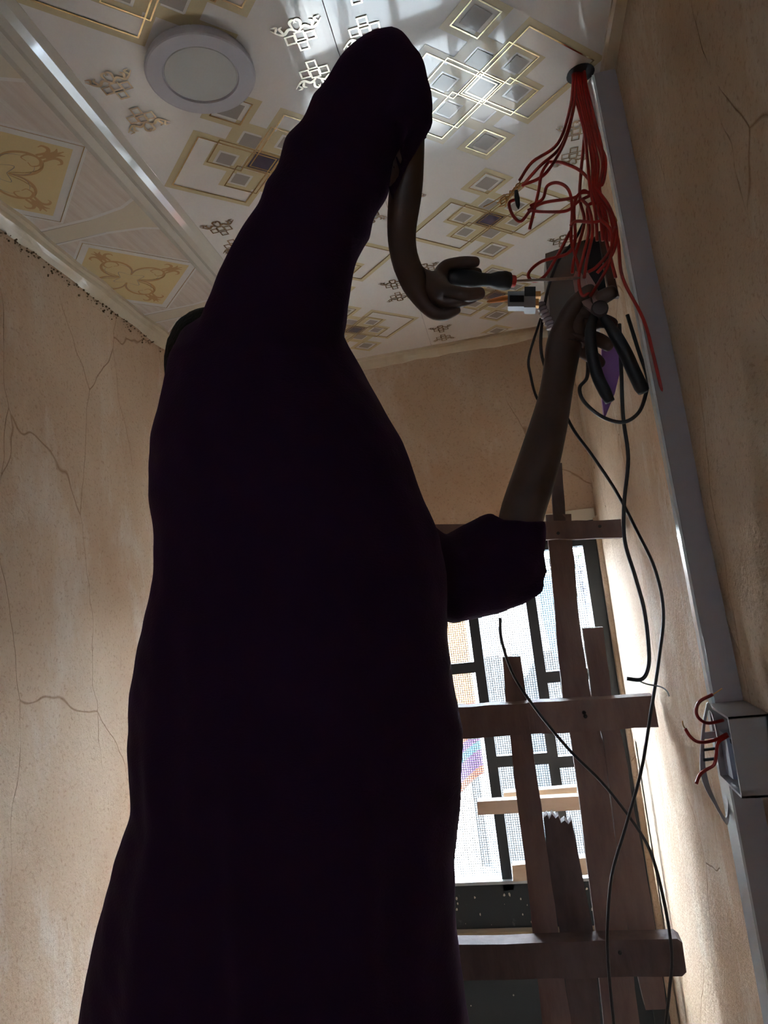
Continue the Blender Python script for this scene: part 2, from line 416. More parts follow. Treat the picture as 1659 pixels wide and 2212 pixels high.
print_panel(pan_r, lambda y: .05 - .01 * (y - 1.2), 1.13, mid, lambda y: RW, -5, 4)
# floral panel
yel, brn, foil, pale, beige, dk = [], [], [], [], [], []
fl_, fr_ = (lambda y: LWx(y) + .005), (lambda y: jx(y) - .078)
for k in range(-5, 4):
    cy = 1.03 + .46 * k; cx = -.845 - .02 * (cy - 1.2)
    pale += ring(cx, cy, .195, .032); foil += ring(cx, cy, .187, .002)
    yel.append(dia(cx, cy, .163))
    q = .7071
    def R(a, b): return (cx + (a - b) * q, cy + (a + b) * q)      # a,b along the edges of the square
    def mir(P):
        out = []
        for sa, sb in ((1, 1), (-1, 1), (1, -1), (-1, -1)): out.append([R(sa * a, sb * b) for a, b in P])
        return out
    for sw in (0, 1):
        F_ = lambda P: mir([(b_, a_) for a_, b_ in P] if sw else P)
        for Pm in F_([(.022, .000), (.046, .004), (.066, .020), (.074, .044), (.066, .066), (.048, .070), (.038, .058), (.047, .050)]): brn += ribbon(Pm, .0065, .0055)
        for Pm in F_([(.074, .060), (.088, .076), (.100, .076), (.104, .066), (.098, .060)]): brn += ribbon(Pm, .008, .006)
        for Pm in F_([(.078, .070), (.094, .088), (.106, .090)]): brn += ribbon(Pm, .0065)
        for Pm in F_([(.030, .000), (.052, .008), (.062, .026), (.062, .042)]): dk += ribbon(Pm, .0012)
    for Pm in mir([(.066, .066), (.084, .084), (.102, .102)]): brn += ribbon(Pm, .008)
    for Pm in mir([(.020, .0), (.030, .026), (.0, .020)]): dk += ribbon(Pm, .0015)
    for Pm in mir([(.024, .004), (.053, .016), (.073, .037), (.075, .062)]): foil += ribbon(Pm, .002)
    yb = cy + .23
    bw = .052
    beige.append([(-1.0, yb - bw / 2), (-.78, yb - bw / 2), (-.70, yb - bw / 2 - .012), (-.60, yb - bw / 2 - .06), (-.60, yb + bw / 2 + .06), (-.70, yb + bw / 2 + .012), (-.78, yb + bw / 2), (-1.0, yb + bw / 2)])
    for s in (-1, 1):
        dk += ribbon([(-1.0, yb + s * bw / 2), (-.9, yb + s * bw / 2), (-.78, yb + s * bw / 2)], .0018)
        pale.append([(-1.0, yb + s * (bw / 2 + .008)), (-.78, yb + s * (bw / 2 + .008)), (-.70, yb + s * (bw / 2 + .020)), (-.60, yb + s * (bw / 2 + .07)), (-.60, yb + s * (bw / 2 + .06)), (-.70, yb + s * (bw / 2 + .012)), (-.78, yb + s * bw / 2), (-1.0, yb + s * bw / 2)])
cl = lambda p: [q_ for q_ in clip_x(p, fl_, fr_) if max(v[1] for v in q_) < BW - .003]
flat('pale_print', cl(pale), H - .0004, M_PALE, pan_l); flat('beige_print', cl(beige), H - .0006, M_BAND if 0 else mat('print_cream', (.60, .52, .40), .2, coat=.4), pan_l)
flat('yellow_print', cl(yel), H - .0008, M_YEL, pan_l); flat('scroll_print', cl(brn), H - .0011, M_BRN, pan_l)
flat('line_print', cl(dk), H - .0012, M_DKL, pan_l); flat('foil_print', cl(foil), H - .0014, M_FOIL, pan_l)

# ============================================================ DOOR
door = empty('door_1', (-.17, 2.41, 0)); door['kind'] = 'structure'
DY0, DY1 = 2.385, 2.42
def bar(name, x0, x1, z0, z1, y0=DY0, y1=DY1, mt=M_METAL, bev=.002): return boxo(name, (x0, y0, z0), (x1, y1, z1), mt, door, bev)
bar('door_frame_bar', .217, .262, 0, 2.05, 2.36, 2.44); bar('door_frame_bar', -.60, -.555, 0, 2.05, 2.36, 2.44)
bar('door_frame_bar', -.555, .217, 1.965, 2.05, 2.36, 2.44)
for x in (-.375, -.175, .025): bar('grille_bar', x - .017, x + .017, .88, 1.97, 2.385, 2.41)
for x0, x1, z in ((-.555, -.192, 1.60), (.042, .217, 1.545), (-.158, .008, 1.285), (.042, .217, 1.27)):
    bar('grille_bar', x0, x1, z - .018, z + .018, 2.388, 2.408)
bar('sheet_panel', -.555, .217, .765, .905, 2.385, 2.42)
bar('sheet_panel', -.555, .217, .04, .725, 2.385, 2.42)
bar('ledge_strip', -.555, .217, .728, .762, 2.365, 2.42, M_WOODLIT if 0 else mat('dusty_ledge', (.25, .19, .13), .9, bump=((40, 40, 40), .8, .003, 4)), .003)
bar('angle_edge', -.555, .217, .905, .915, 2.37, 2.42, mat('bare_aluminium', (.6, .62, .65), .3, metal=.8), 0)
# paint flakes
bm = bmesh.new()
for i in range(70):
    x, z = random.uniform(-.5, .2), random.choice([random.uniform(.77, .9), random.uniform(.3, .72)])
    s = random.uniform(.001, .005); prism(bm, [(x + s * random.uniform(.5, 1) * math.cos(a), 2.3838, z + 1.6 * s * random.uniform(.4, 1) * math.sin(a)) for a in (0, 1.2, 2.4, 3.6, 5)], (0, .0014, 0))
o = fin(bm, 'paint_flakes', mat('cement_splash', (.5, .44, .36), .9), door); o['kind'] = 'stuff'
# insect mesh
bm = bmesh.new()
for i in range(int(.772 / .0075)):
    x = -.555 + i * .0075; box(bm, (x, 2.425, .905), (x + .0021, 2.4262, 1.97))
for i in range(int(1.065 / .0075)):
    z = .905 + i * .0075; box(bm, (-.555, 2.4262, z), (.217, 2.4274, z + .0021))
o = fin(bm, 'insect_mesh', M_NET, door); o['kind'] = 'stuff'
# bent nail
wire('nail', [(.12, 2.383, .85), (.12, 2.36, .852), (.122, 2.352, .862)], .0025, M_STEEL, door)

# ============================================================ OUTSIDE
yard = struct(boxo('floor_yard', (-9, 2.56, -.25), (9, 14, -.12), M_YARD))
hs = boxo('house_facade', (-7, 8.2, -.12), (7, 8.6, 2.1), M_HOUSE); tag(hs, 'pale rendered house wall across the bright yard', 'wall')
# line of clothes outside
rope = wire('clothes_line', [(-1.8, 3.6, 1.98), (-.5, 3.6, 1.93), (.5, 3.6, 1.93), (1.6, 3.6, 2.0)], .004, M_GCB); tag(rope, 'thin washing line stretched across the yard outside the door', 'washing line')
def cloth(name, x0, x1, ztop, pts, material, y=3.6, amp=.025, fr=38, solid=.004):
    """hanging garment: bottom contour given as pts [(u, z)]"""
    bm = bmesh.new(); n, mrow = 48, 24; g = []
    us = [p[0] for p in pts]; zs = [p[1] for p in pts]
    for i in range(n + 1):
        u = i / n; zb = float(np.interp(u, us, zs)); zt = ztop - .02 * math.sin(math.pi * u); colv = []
        for j in range(mrow + 1):
            v = j / mrow; x = x0 + (x1 - x0) * u; z = zt + (zb - zt) * v
            yy = y + amp * (.35 + v) * math.sin(u * fr * (x1 - x0) + .8 * v) + .01 * mn.noise(Vector((x * 6, z * 6, 1)))
            colv.append(bm.verts.new((x, yy, z)))
        g.append(colv)
    for i in range(n):
        for j in range(mrow):
            f = bm.faces.new([g[i][j], g[i + 1][j], g[i + 1][j + 1], g[i][j + 1]]); f.material_index = material[1](j / mrow) if isinstance(material, tuple) else 0
    o = fin(bm, name, list(material[0]) if isinstance(material, tuple) else material, None, True)
    md = o.modifiers.new('thickness', 'SOLIDIFY'); md.thickness = solid
    return o
def xz(px, py, Y=3.6): p = PY(px, py, Y); return p.x, p.z
mw = mat('white_cotton', (.14, .145, .16), .9); mb = mat('light_blue_cotton', (.022, .045, .065), .9)
mo = mat('orange_cotton', (.13, .018, .002), .9); my = mat('yellow_cotton', (.14, .06, .018), .9); mv = mat('violet_cotton', (.022, .004, .035), .9); mc = mat('turquoise_cotton', (.008, .04, .06), .9)
a = xz(1060, 1300); b = xz(1160, 1430)
o = cloth('shirt', a[0], b[0], 1.93, [(0, b[1] + .08), (.15, b[1] - .05), (.3, b[1] - .02), (.42, b[1] + .10), (.52, b[1] + .10), (.62, b[1] - .07), (.85, b[1] - .02), (1, b[1] + .05)], mw); tag(o, 'white garment with scalloped hem drying on the line outside', 'clothing')
a = xz(1165, 1290); b = xz(1220, 1425)
o = cloth('towel', a[0], b[0] + .02, 1.93, [(0, a[1] - .1), (.3, b[1]), (.7, b[1] + .02), (1, b[1] - .02)], mb); tag(o, 'light blue cloth hanging outside behind the grille', 'cloth')
a = xz(1245, 1200); b = xz(1285, 1345)
o = cloth('scarf', a[0], b[0] + .06, 1.93, [(0, b[1] + .08), (.5, b[1] + .02), (1, b[1] + .05)], mat('printed_cotton', (.07, .085, .11), .9, vary=((.008, .01, .02), (45, 45, 45), 3, .48, .55))); tag(o, 'blue and white patterned cloth hanging outside at right edge of the door', 'cloth')
a = xz(880, 1380, 3.3); b = xz(1048, 1690, 3.3)
lim = [(.0, 1), (.62, 0), (.78, 2), (.83, 3), (.87, 2), (.93, 0)]
def stripe(v):
    r = 1
    for t, i in lim:
        if v >= t: r = i
    return r
o = cloth('curtain', a[0], b[0], 1.90, [(0, b[1] - .04), (.5, b[1] - .05), (1, b[1] + .04)], ([mo, my, mv, mc], stripe), y=3.3, fr=30); tag(o, 'orange and yellow cloth with violet band hanging outside the door', 'cloth')
rope2 = wire('clothes_line', [(-1.8, 3.3, 1.93), (-.5, 3.3, 1.895), (.5, 3.3, 1.895), (1.6, 3.3, 1.95)], .004, M_GCB); tag(rope2, 'nearer washing line outside the door carrying the orange cloth', 'washing line')
# grey corrugated fence behind the clothes
fen = empty('sheet_fence', (.3, 5.2, -.12)); tag(fen, 'grey corrugated metal fence in the yard behind the washing', 'fence')
for k in range(4):
    bm = bmesh.new(); x0 = -.55 + k * .62; pr = None
    for i in range(42):
        x = x0 + i * .0148; y = 5.2 + .012 * math.sin(i * 1.57); c = [bm.verts.new((x, y, -.12)), bm.verts.new((x, y, 1.35))]
        if pr: bm.faces.new([pr[0], c[0], c[1], pr[1]])
        pr = c
    o = fin(bm, 'metal_sheet', mat('zinc_sheet', (.010, .0115, .014), .9), fen); md = o.modifiers.new('t', 'SOLIDIFY'); md.thickness = .002
# white post and a small tree beyond
o = boxo('post', (-.40, 4.3, -.12), (-.30, 4.4, 2.6), mat('white_paint', (.2, .21, .22), .7), bevel=.005); tag(o, 'white square post standing in the yard left of the fence', 'post')
tr = empty('tree', (1.1, 7.2, -.12)); tag(tr, 'small green tree in the yard beyond the fence', 'tree')
bm = bmesh.new(); tube(bm, catmull([(1.1, 7.2, -.12), (1.12, 7.2, 1.0), (1.06, 7.22, 2.0)]), .05, 8); fin(bm, 'trunk', M_WOOD, tr, True)
bm = bmesh.new()
for i in range(700):
    d = Vector((random.gauss(0, 1), random.gauss(0, 1), random.gauss(0, 1))).normalized() * (.25 + .4 * random.random())
    c = Vector((1.1, 7.2, 2.3)) + Vector((d.x, d.y, d.z * .8)); a_ = Vector((random.gauss(0, 1), random.gauss(0, 1), random.gauss(0, 1))).normalized() * .05; b_ = a_.orthogonal().normalized() * .025
    bm.faces.new([bm.verts.new(c - a_), bm.verts.new(c + b_), bm.verts.new(c + a_), bm.verts.new(c - b_)])
o = fin(bm, 'foliage', M_LEAF, tr); o['kind'] = 'stuff'

# ============================================================ DOWNLIGHT
dl = empty('ceiling_light', (-.382, .930, H)); tag(dl, 'round white flat LED ceiling light, switched off, set in the glossy ceiling', 'ceiling light')
bm = bmesh.new(); lathe(bm, (-.382, .930, H - .0), (-.382, .930, H - .018), [(0, .080), (.5, .0845), (.8, .085), (.93, .084), (1, .0815), (.97, .0590), (.80, .0575)], 72); fin(bm, 'light_rim', M_LAMP, dl)
bm = bmesh.new(); lathe(bm, (-.382, .930, H - .009), (-.382, .930, H - .0155), [(0, .0562), (.85, .0562), (1, .0550)], 64); fin(bm, 'diffuser', M_DIFF, dl, False)
md = dl.children[0].modifiers.new('es', 'EDGE_SPLIT'); md.split_angle = .7

# ============================================================ WALL TRUNKING, BOX
trk = empty('cable_trunking', (RW, 1.12, 1.6)); tag(trk, 'long grey plastic cable trunking running down the right wall, groove half open', 'trunking')
def tY(z): return float(np.interp(z, [0, 1.3, 1.68, 1.91, 2.2, 2.48, 2.73], [.97, 1.02, 1.045, 1.064, 1.09, 1.112, 1.139]))
def section(name, prof, zs, mt, bev=0):
    bm = bmesh.new(); pv = None
    for z in zs:
        rg = [bm.verts.new((RW - a, tY(z) + b, z)) for a, b in prof]
        if pv:
            for k in range(len(prof)): bm.faces.new([pv[k], pv[(k + 1) % len(prof)], rg[(k + 1) % len(prof)], rg[k]])
        else: bm.faces.new(rg)
        pv = rg
    bm.faces.new(pv[::-1]); bmesh.ops.triangulate(bm, faces=[f for f in bm.faces if len(f.verts) > 4]); return fin(bm, name, mt, trk)
ztop = [H - .02, 2.48, 2.2, 1.91, 1.66]; zlow = [1.655, 1.2, .6, .05]
for nm, zs in (('upper_channel', ztop), ('lower_channel', zlow)):
    section(nm, [(-.012, 0), (.034, 0), (.034, .004), (.005, .004), (.005, .048), (.030, .048), (.030, .052), (-.012, .052)], zs, M_TRK)
section('lid', [(.034, .003), (.038, .003), (.038, .022), (.034, .022)], [H - .02, 2.48, 2.2, 1.91, 1.66], M_TRKW)
section('lid', [(.034, -.001), (.037, -.001), (.037, .050), (.034, .050)], zlow, M_TRKW)
section('rib', [(-.012, .0525), (.026, .0525), (.026, .066), (-.012, .068)], [2.30, 2.2, 1.91, 1.66], M_TRKW)
# rounded tongue of loose lid beside the red wires
bm = bmesh.new(); T = [PW(x, y, 1.17, .25) for x, y in ((1268, 182), (1275, 168), (1284, 178), (1296, 230), (1312, 330), (1302, 345), (1286, 300), (1272, 230))]
prism(bm, T, (0, .006, 0)); fin(bm, 'loose_lid', M_TRKW, trk)

sb = empty('switch_box', (RW, 1.09, 1.51)); tag(sb, 'grey surface switch box on the right wall, open, with cut red wires inside', 'switch box')
bx0, bx1, by0, by1, tt = .227, RW, .935, 1.03, .003; bz1 = PY(1575, 1549, .935).z; bz0 = PY(1595, 1726, .935).z
bm = bmesh.new(); box(bm, (bx0, by0, bz0), (bx1 + .01, by0 + tt, bz1)); fin(bm, 'box_side', M_BOX, sb, bevel=.001)
bm = bmesh.new(); box(bm, (bx0, by1 - tt, bz0), (bx1, by1, bz1)); fin(bm, 'box_side', M_BOX, sb, bevel=.001)
bm = bmesh.new(); box(bm, (bx0, by0, bz1 - tt), (bx1, by1, bz1)); fin(bm, 'box_side', M_BOX, sb, bevel=.001)
bm = bmesh.new(); box(bm, (bx0, by0, bz0), (bx1, by1, bz0 + tt)); fin(bm, 'box_side', M_BOX, sb, bevel=.001)
bm = bmesh.new(); box(bm, (bx1 - .006, by0, bz0), (bx1 - .003, by1, bz1)); fin(bm, 'box_back', M_BOX, sb)
bm = bmesh.new(); box(bm, (bx0 + .012, by0 + .05, bz0 + .052), (bx1 - .005, by1 - .002, bz0 + .057)); fin(bm, 'divider', M_DARK, sb)
bm = bmesh.new(); box(bm, (bx0 + .008, by0 + .06, bz0 + .006), (bx0 + .016, by1 - .004, bz1 - .035)); fin(bm, 'mounting_plate', mat('blue_grey_plastic', (.28, .31, .42), .4), sb)
# hanging face frame, seen nearly edge on
fr = empty('switch_cover', PY(1520, 1600, .98)); tag(fr, 'white rounded switch cover frame hanging loose in front of the open switch box', 'switch cover')
FP = [(1527, 1520, 1.14), (1519, 1560, 1.145), (1514, 1610, 1.15), (1513, 1665, 1.155), (1522, 1700, 1.17), (1545, 1742, 1.19), (1566, 1778, 1.20), (1574, 1776, 1.215), (1577, 1735, 1.22), (1576, 1690, 1.22), (1566, 1640, 1.20), (1552, 1580, 1.17), (1538, 1530, 1.15), (1531, 1518, 1.142)]
C = catmull([PW(x, y, Y - .16, .262) for x, y, Y in FP] + [PW(FP[0][0], FP[0][1], FP[0][2] - .16, .262)], 5)
bm = bmesh.new(); pv = None
for i, c in enumerate(C):
    cen = PY(1545, 1650, 1.015); inn = (cen - c).normalized()
    rg = [bm.verts.new(c + v) for v in (Vector((0, 0, 0)), inn * .011, inn * .011 + Vector((.0, .004, .0)), Vector((.0, .004, 0)))]
    if pv:
        for k in range(4): bm.faces.new([pv[k], pv[(k + 1) % 4], rg[(k + 1) % 4], rg[k]])
    else: bm.faces.new(rg)
    pv = rg
bm.faces.new(pv[::-1]); fin(bm, 'cover_ring', mat('cover_white', (.36, .34, .36), .35), fr)
for y, h in ((1583, 14), (1618, 5), (1640, 5)):
    bm = bmesh.new(); prism(bm, [PY(1521, y, .992), PY(1545, y - 3, .995), PY(1545, y - 3 + h, .995), PY(1521, y + h, .992)], (0, .004, 0)); fin(bm, 'crossbar', mat('cover_white', (.5, .5, .5)) if h > 8 else M_RUB, fr)
# red wires of the switch box
def swire(P, lab, bare=None, r=.0022):
    e = empty('red_wire', P[0]); tag(e, lab, 'wire', 'cut red wires at the switch box')
    wire('insulation', P, r, M_RED, e)
    if bare: wire('bare_end', bare, .0008, M_COP, e, 4, 6)
q = lambda x, y, Y=1.09: PW(x, y, Y - .105, .262)
swire([q(1562, 1556, 1.1), q(1530, 1562, 1.09), q(1510, 1552, 1.08), q(1504, 1535, 1.08), q(1512, 1515, 1.08), q(1540, 1500, 1.08)], 'curved red wire rising above the switch box, upper one', [q(1540, 1500, 1.08), q(1550, 1494, 1.08), q(1560, 1487, 1.08)])
swire([q(1570, 1585, 1.1), q(1540, 1600, 1.09), q(1510, 1603, 1.08), q(1492, 1592, 1.08), q(1480, 1574, 1.08)], 'red wire curving left out of the switch box, middle one', [q(1480, 1574, 1.08), q(1476, 1568, 1.08), q(1474, 1557, 1.08)])
swire([q(1572, 1590, 1.1), q(1551, 1605, 1.09), q(1547, 1632, 1.09), q(1542, 1652, 1.09), q(1525, 1663, 1.09), q(1512, 1674, 1.085), q(1504, 1693, 1.08)], 'red wire hanging lowest out of the switch box', None)

# ============================================================ DISTRIBUTION BOX + hanging parts on the right wall by the hands
db = empty('distribution_box', (.2, 1.25, 2.25)); tag(db, 'small grey metal distribution box beside the hands, with a slot painted in dark shade', 'distribution box')
A = [PY(1178, 548, 1.22), PY(1272, 515, 1.22), PY(1300, 700, 1.22), PY(1190, 706, 1.22)]
bm = bmesh.new(); prism(bm, A, (0, .10, 0)); fin(bm, 'box_body', M_DBOX, db, bevel=.003)
A = [PY(1262, 520, 1.215), PY(1292, 508, 1.215), PY(1312, 640, 1.215), PY(1270, 640, 1.215)]
bm = bmesh.new(); prism(bm, A, (0, .012, 0)); fin(bm, 'slot_shade', M_DARK, db)  # near-black plate paints the shade inside the open slot
A = [PY(1292, 500, 1.21), PY(1305, 496, 1.21), PY(1338, 640, 1.21), PY(1318, 640, 1.21)]
bm = bmesh.new(); prism(bm, A, (0, .012, 0)); fin(bm, 'side_flange', mat('brown_plastic', (.10, .045, .03), .4), db)
vp = empty('violet_packet', PY(1320, 830, 1.2)); tag(vp, 'crumpled violet plastic packet behind the plier handles', 'packet')
A = [(1300, 735), (1336, 728), (1340, 800), (1328, 850), (1306, 905), (1300, 860)]
bm = bmesh.new(); prism(bm, [PW(x, y, 1.19, .25) for x, y in A], (0, .012, 0)); fin(bm, 'packet_body', M_VIOL, vp, bevel=.002)
bm = bmesh.new(); prism(bm, [PW(x, y, 1.185, .25) for x, y in ((1303, 735), (1334, 729), (1335, 742), (1306, 752))], (0, .003, 0)); fin(bm, 'packet_label', mat('lilac_plastic', (.45, .38, .60), .3), vp)
# ribbed pale conduit piece
e = empty('flexible_conduit', PY(1175, 680, 1.13)); tag(e, 'short pale ribbed cable stub under the black connector', 'conduit')
for i in range(7):
    t = i / 6; x = 1166 + 22 * t; y = 655 + 48 * t
    bm = bmesh.new(); lathe(bm, PY(x, y, 1.15), PY(x + 3, y + 7, 1.15), [(0, .006), (.3, .0085), (.7, .0085), (1, .006)], 14); fin(bm, 'rib_ring', M_TRK, e, True)
# connector / fuse
cn = empty('fuse_connector', PY(1130, 640, 1.10)); tag(cn, 'black and grey square fuse connector with copper tabs beside the screwdriver', 'connector')
def pbox(name, x0, y0, x1, y1, Y, d, mt, parent, bev=.0008):
    bm = bmesh.new(); prism(bm, [PY(x0, y0, Y), PY(x1, y0, Y), PY(x1, y1, Y), PY(x0, y1, Y)], (0, d, 0)); return fin(bm, name, mt, parent, bevel=bev)
pbox('grey_shell', 1097, 629, 1136, 662, 1.10, .02, mat('grey_shell', (.35, .38, .43), .35), cn)
pbox('black_window', 1101, 638, 1132, 651, 1.097, .004, M_DARK, cn)
pbox('black_block', 1133, 619, 1157, 640, 1.095, .028, M_RUB, cn)
pbox('grey_block', 1132, 640, 1157, 664, 1.095, .028, mat('pale_grey_plastic', (.42, .44, .48), .4), cn)
pbox('copper_tab', 1156, 629, 1168, 640, 1.10, .012, M_COP, cn); pbox('copper_tab', 1156, 645, 1164, 660, 1.10, .012, M_COP, cn)
bm = bmesh.new(); lathe(bm, PY(1098, 643, 1.11), PY(1052, 652, 1.10), [(0, .0045), (.3, .005), (.8, .0035), (1, .001)], 12); fin(bm, 'orange_tip', mat('orange_plastic', (.85, .28, .05), .35), cn, True)

# ============================================================ RED WIRE BUNDLE
bund = 'red wires hanging from the ceiling hole'
RWIRES = [
 ([(1240, 152, 1.15), (1232, 230, 1.13), (1205, 310, 1.11), (1150, 350, 1.10), (1122, 390, 1.10)], 'left outer red wire of the hanging bundle, ending in the twisted joint'),
 ([(1244, 152, 1.15), (1238, 235, 1.13), (1212, 315, 1.12), (1165, 360, 1.10), (1128, 402, 1.10)], 'red wire just inside the outermost left one, running to the twisted joint'),
 ([(1250, 155, 1.15), (1243, 215, 1.14), (1222, 300, 1.12), (1190, 360, 1.10), (1165, 385, 1.10), (1128, 400, 1.10)], 'third red wire from the left, bowing towards the twisted joint'),
 ([(1252, 152, 1.155), (1268, 240, 1.14), (1262, 300, 1.13), (1252, 420, 1.12), (1262, 480, 1.11), (1240, 560, 1.10), (1236, 590, 1.10)], 'long red wire down the middle with a bright end near the box'),
 ([(1256, 152, 1.155), (1266, 220, 1.14), (1275, 300, 1.12), (1285, 390, 1.11), (1300, 450, 1.10), (1310, 520, 1.09), (1330, 600, 1.085)], 'thick straight red wire in the middle of the bundle'),
 ([(1258, 150, 1.155), (1280, 240, 1.13), (1300, 320, 1.10), (1302, 370, 1.10), (1290, 420, 1.10), (1318, 460, 1.09), (1335, 520, 1.08), (1345, 600, 1.08), (1390, 690, 1.075), (1412, 770, 1.08), (1440, 890, 1.09)], 'red wire that leaves the bundle and enters the open trunking groove'),
 ([(1262, 152, 1.15), (1272, 225, 1.14), (1290, 300, 1.11), (1308, 345, 1.10), (1300, 400, 1.10), (1278, 380, 1.10)], 'red wire bulging rightmost beside the trunking'),
 ([(1185, 350, 1.11), (1215, 352, 1.11), (1255, 370, 1.11), (1285, 405, 1.10), (1315, 445, 1.09), (1332, 500, 1.08), (1322, 550, 1.08), (1290, 590, 1.09)], 'red wire arching over from left to right across the bundle'),
 ([(1185, 350, 1.11), (1170, 375, 1.10), (1162, 420, 1.10), (1144, 495, 1.10)], 'stiff straight cut red wire pointing down left of the loops'),
 ([(1145, 445, 1.10), (1172, 430, 1.10), (1182, 402, 1.10), (1205, 395, 1.10), (1228, 410, 1.10), (1236, 450, 1.10), (1234, 520, 1.10), (1250, 580, 1.10), (1240, 600, 1.10)], 'red wire with a high rounded loop left of the bundle'),
 ([(1140, 455, 1.10), (1175, 438, 1.10), (1225, 430, 1.10), (1245, 425, 1.10), (1262, 412, 1.10), (1285, 430, 1.10)], 'red wire running nearly level below the rounded loop'),
 ([(1140, 455, 1.10), (1180, 458, 1.10), (1225, 455, 1.10), (1250, 435, 1.10), (1280, 420, 1.10)], 'lower sagging red wire between twisted joint and bundle'),
 ([(1120, 430, 1.10), (1100, 438, 1.10), (1108, 465, 1.10), (1125, 478, 1.10), (1145, 455, 1.10)], 'small tight red loop under the twisted joint'),
 ([(1275, 415, 1.10), (1250, 420, 1.10), (1240, 450, 1.10), (1242, 520, 1.10), (1225, 548, 1.10), (1170, 565, 1.10), (1142, 590, 1.10), (1150, 607, 1.10), (1175, 598, 1.10), (1200, 560, 1.10), (1232, 500, 1.10)], 'red wire making the large low loop beside the screwdriver shaft'),
 ([(1300, 440, 1.095), (1270, 445, 1.10), (1272, 500, 1.095), (1262, 545, 1.09), (1250, 600, 1.08), (1258, 638, 1.08), (1275, 630, 1.08)], 'red wire hooking under into the plier jaws'),
 ([(1310, 470, 1.09), (1285, 480, 1.09), (1245, 478, 1.09), (1232, 488, 1.09)], 'short red wire bridging the bundle at mid height'),
 ([(1330, 490, 1.08), (1318, 540, 1.08), (1290, 575, 1.08), (1270, 588, 1.08)], 'red wire curving down to the plier tip from the right'),
 ([(1255, 430, 1.10), (1272, 450, 1.09), (1280, 500, 1.09), (1268, 560, 1.09), (1262, 600, 1.08)], 'inner red wire running down through the tangle'),
 ([(1290, 425, 1.1), (1296, 470, 1.09), (1320, 500, 1.08), (1318, 560, 1.08), (1300, 600, 1.08), (1275, 640, 1.07)], 'red wire ending under the forefinger'),
]
for P, lab in RWIRES:
    o = wire('red_wire', [PW(x, y, Y, .258) for x, y, Y in P], .0027, M_RED); tag(o, lab, 'wire', bund)
for k in range(5):
    dx = (-9, 5, 11, -3, 1)[k]
    o = wire('red_wire', [PW(1246 + dx, 150, 1.155), PW(1252 + dx * 1.2, 200, 1.14), PW(1270 + dx, 280, 1.12), PW(1284 + dx * 1.6, 350, 1.10), PW(1284 + dx, 410, 1.10), PW(1300 + dx * 1.5, 460, 1.095), PW(1308 + dx * 2, 520, 1.09)], .0027, M_RED)
    tag(o, 'red wire packed among others in the thick straight part of the hanging bundle', 'wire', 'packed red wires in the bundle')
o = wire('wire_tie', [PW(x, y, 1.10) for x, y in ((1298, 455), (1322, 462), (1332, 478), (1318, 482), (1300, 470), (1300, 452))], .0012, M_COP); tag(o, 'thin wire wound round the red bundle', 'wire')
# near-black disc painting the shade inside the ceiling hole
bm = bmesh.new(); lathe(bm, (.222, 1.155, H + .003), (.222, 1.155, H - .0018), [(0, .022), (1, .024)], 24); struct(fin(bm, 'trim_7', M_DARK))
# twisted bare joint
tj = empty('wire_joint', PY(1100, 410, 1.10)); tag(tj, 'twisted bare copper joint with a scrap of black tape', 'wire joint')
for i in range(6):
    P = []
    for k in range(9):
        t = k / 8; a = t * 9 + i; c = PY(1126 - 44 * t, 395 + 45 * t, 1.10); sp = .003 * (1 + 3 * max(0, t - .6))
        P.append(c + Vector((math.cos(a + i) * sp, math.sin(a + i) * .003, math.sin(a) * sp)))
    wire('strand', P, .0009, M_COP, tj, 4, 6)
wire('strand', [PY(1090, 420, 1.1), PY(1062, 438, 1.1), PY(1044, 447, 1.1)], .0009, M_COP, tj, 4, 6)
bm = bmesh.new(); lathe(bm, PY(1115, 412, 1.095), PY(1120, 452, 1.095), [(0, .003), (.4, .0045), (.8, .0035), (1, .0008)], 10); fin(bm, 'tape_scrap', M_RUB, tj, True)

# ============================================================ BLACK CABLES
def cable(P, lab, r=.003, mt=M_BLK, lim=.258, name='cable'):
    o = wire(name, [PW(x, y, Y, lim) for x, y, Y in P], r, mt); tag(o, lab, 'cable'); return o
cable([(1262, 480, 1.20), (1240, 520, 1.20), (1205, 565, 1.19), (1180, 640, 1.19), (1168, 740, 1.19), (1180, 800, 1.2), (1215, 880, 1.22), (1240, 930, 1.23), (1280, 985, 1.24), (1330, 1060, 1.25), (1375, 1145, 1.26), (1415, 1230, 1.27), (1433, 1320, 1.27), (1424, 1420, 1.28), (1405, 1545, 1.28), (1385, 1665, 1.29), (1352, 1785, 1.30), (1322, 1890, 1.30), (1312, 2010, 1.30), (1316, 2110, 1.30), (1328, 2230, 1.30)], 'longest dark cable, crossing the other below and hanging to the bottom edge', .0028)
cable([(1168, 688, 1.24), (1143, 770, 1.24), (1146, 810, 1.24), (1160, 860, 1.24), (1190, 900, 1.25)], 'thin black cable left of the forearm, bent near its middle', .0024)
cable([(1338, 700, 1.15), (1342, 800, 1.15), (1346, 900, 1.16), (1357, 990, 1.17), (1348, 1090, 1.18), (1350, 1170, 1.19), (1372, 1245, 1.2), (1392, 1320, 1.2), (1402, 1410, 1.2), (1398, 1450, 1.2), (1384, 1468, 1.2), (1354, 1466, 1.2)], 'black cable hanging straight below the pliers, ending in a hook against the wall', .0032)
cable([(1370, 1466, 1.2), (1395, 1477, 1.2), (1425, 1483, 1.2), (1440, 1492, 1.2), (1446, 1504, 1.2)], 'thin stripped cable tail pointing right at the hook', .0013, M_GCB)
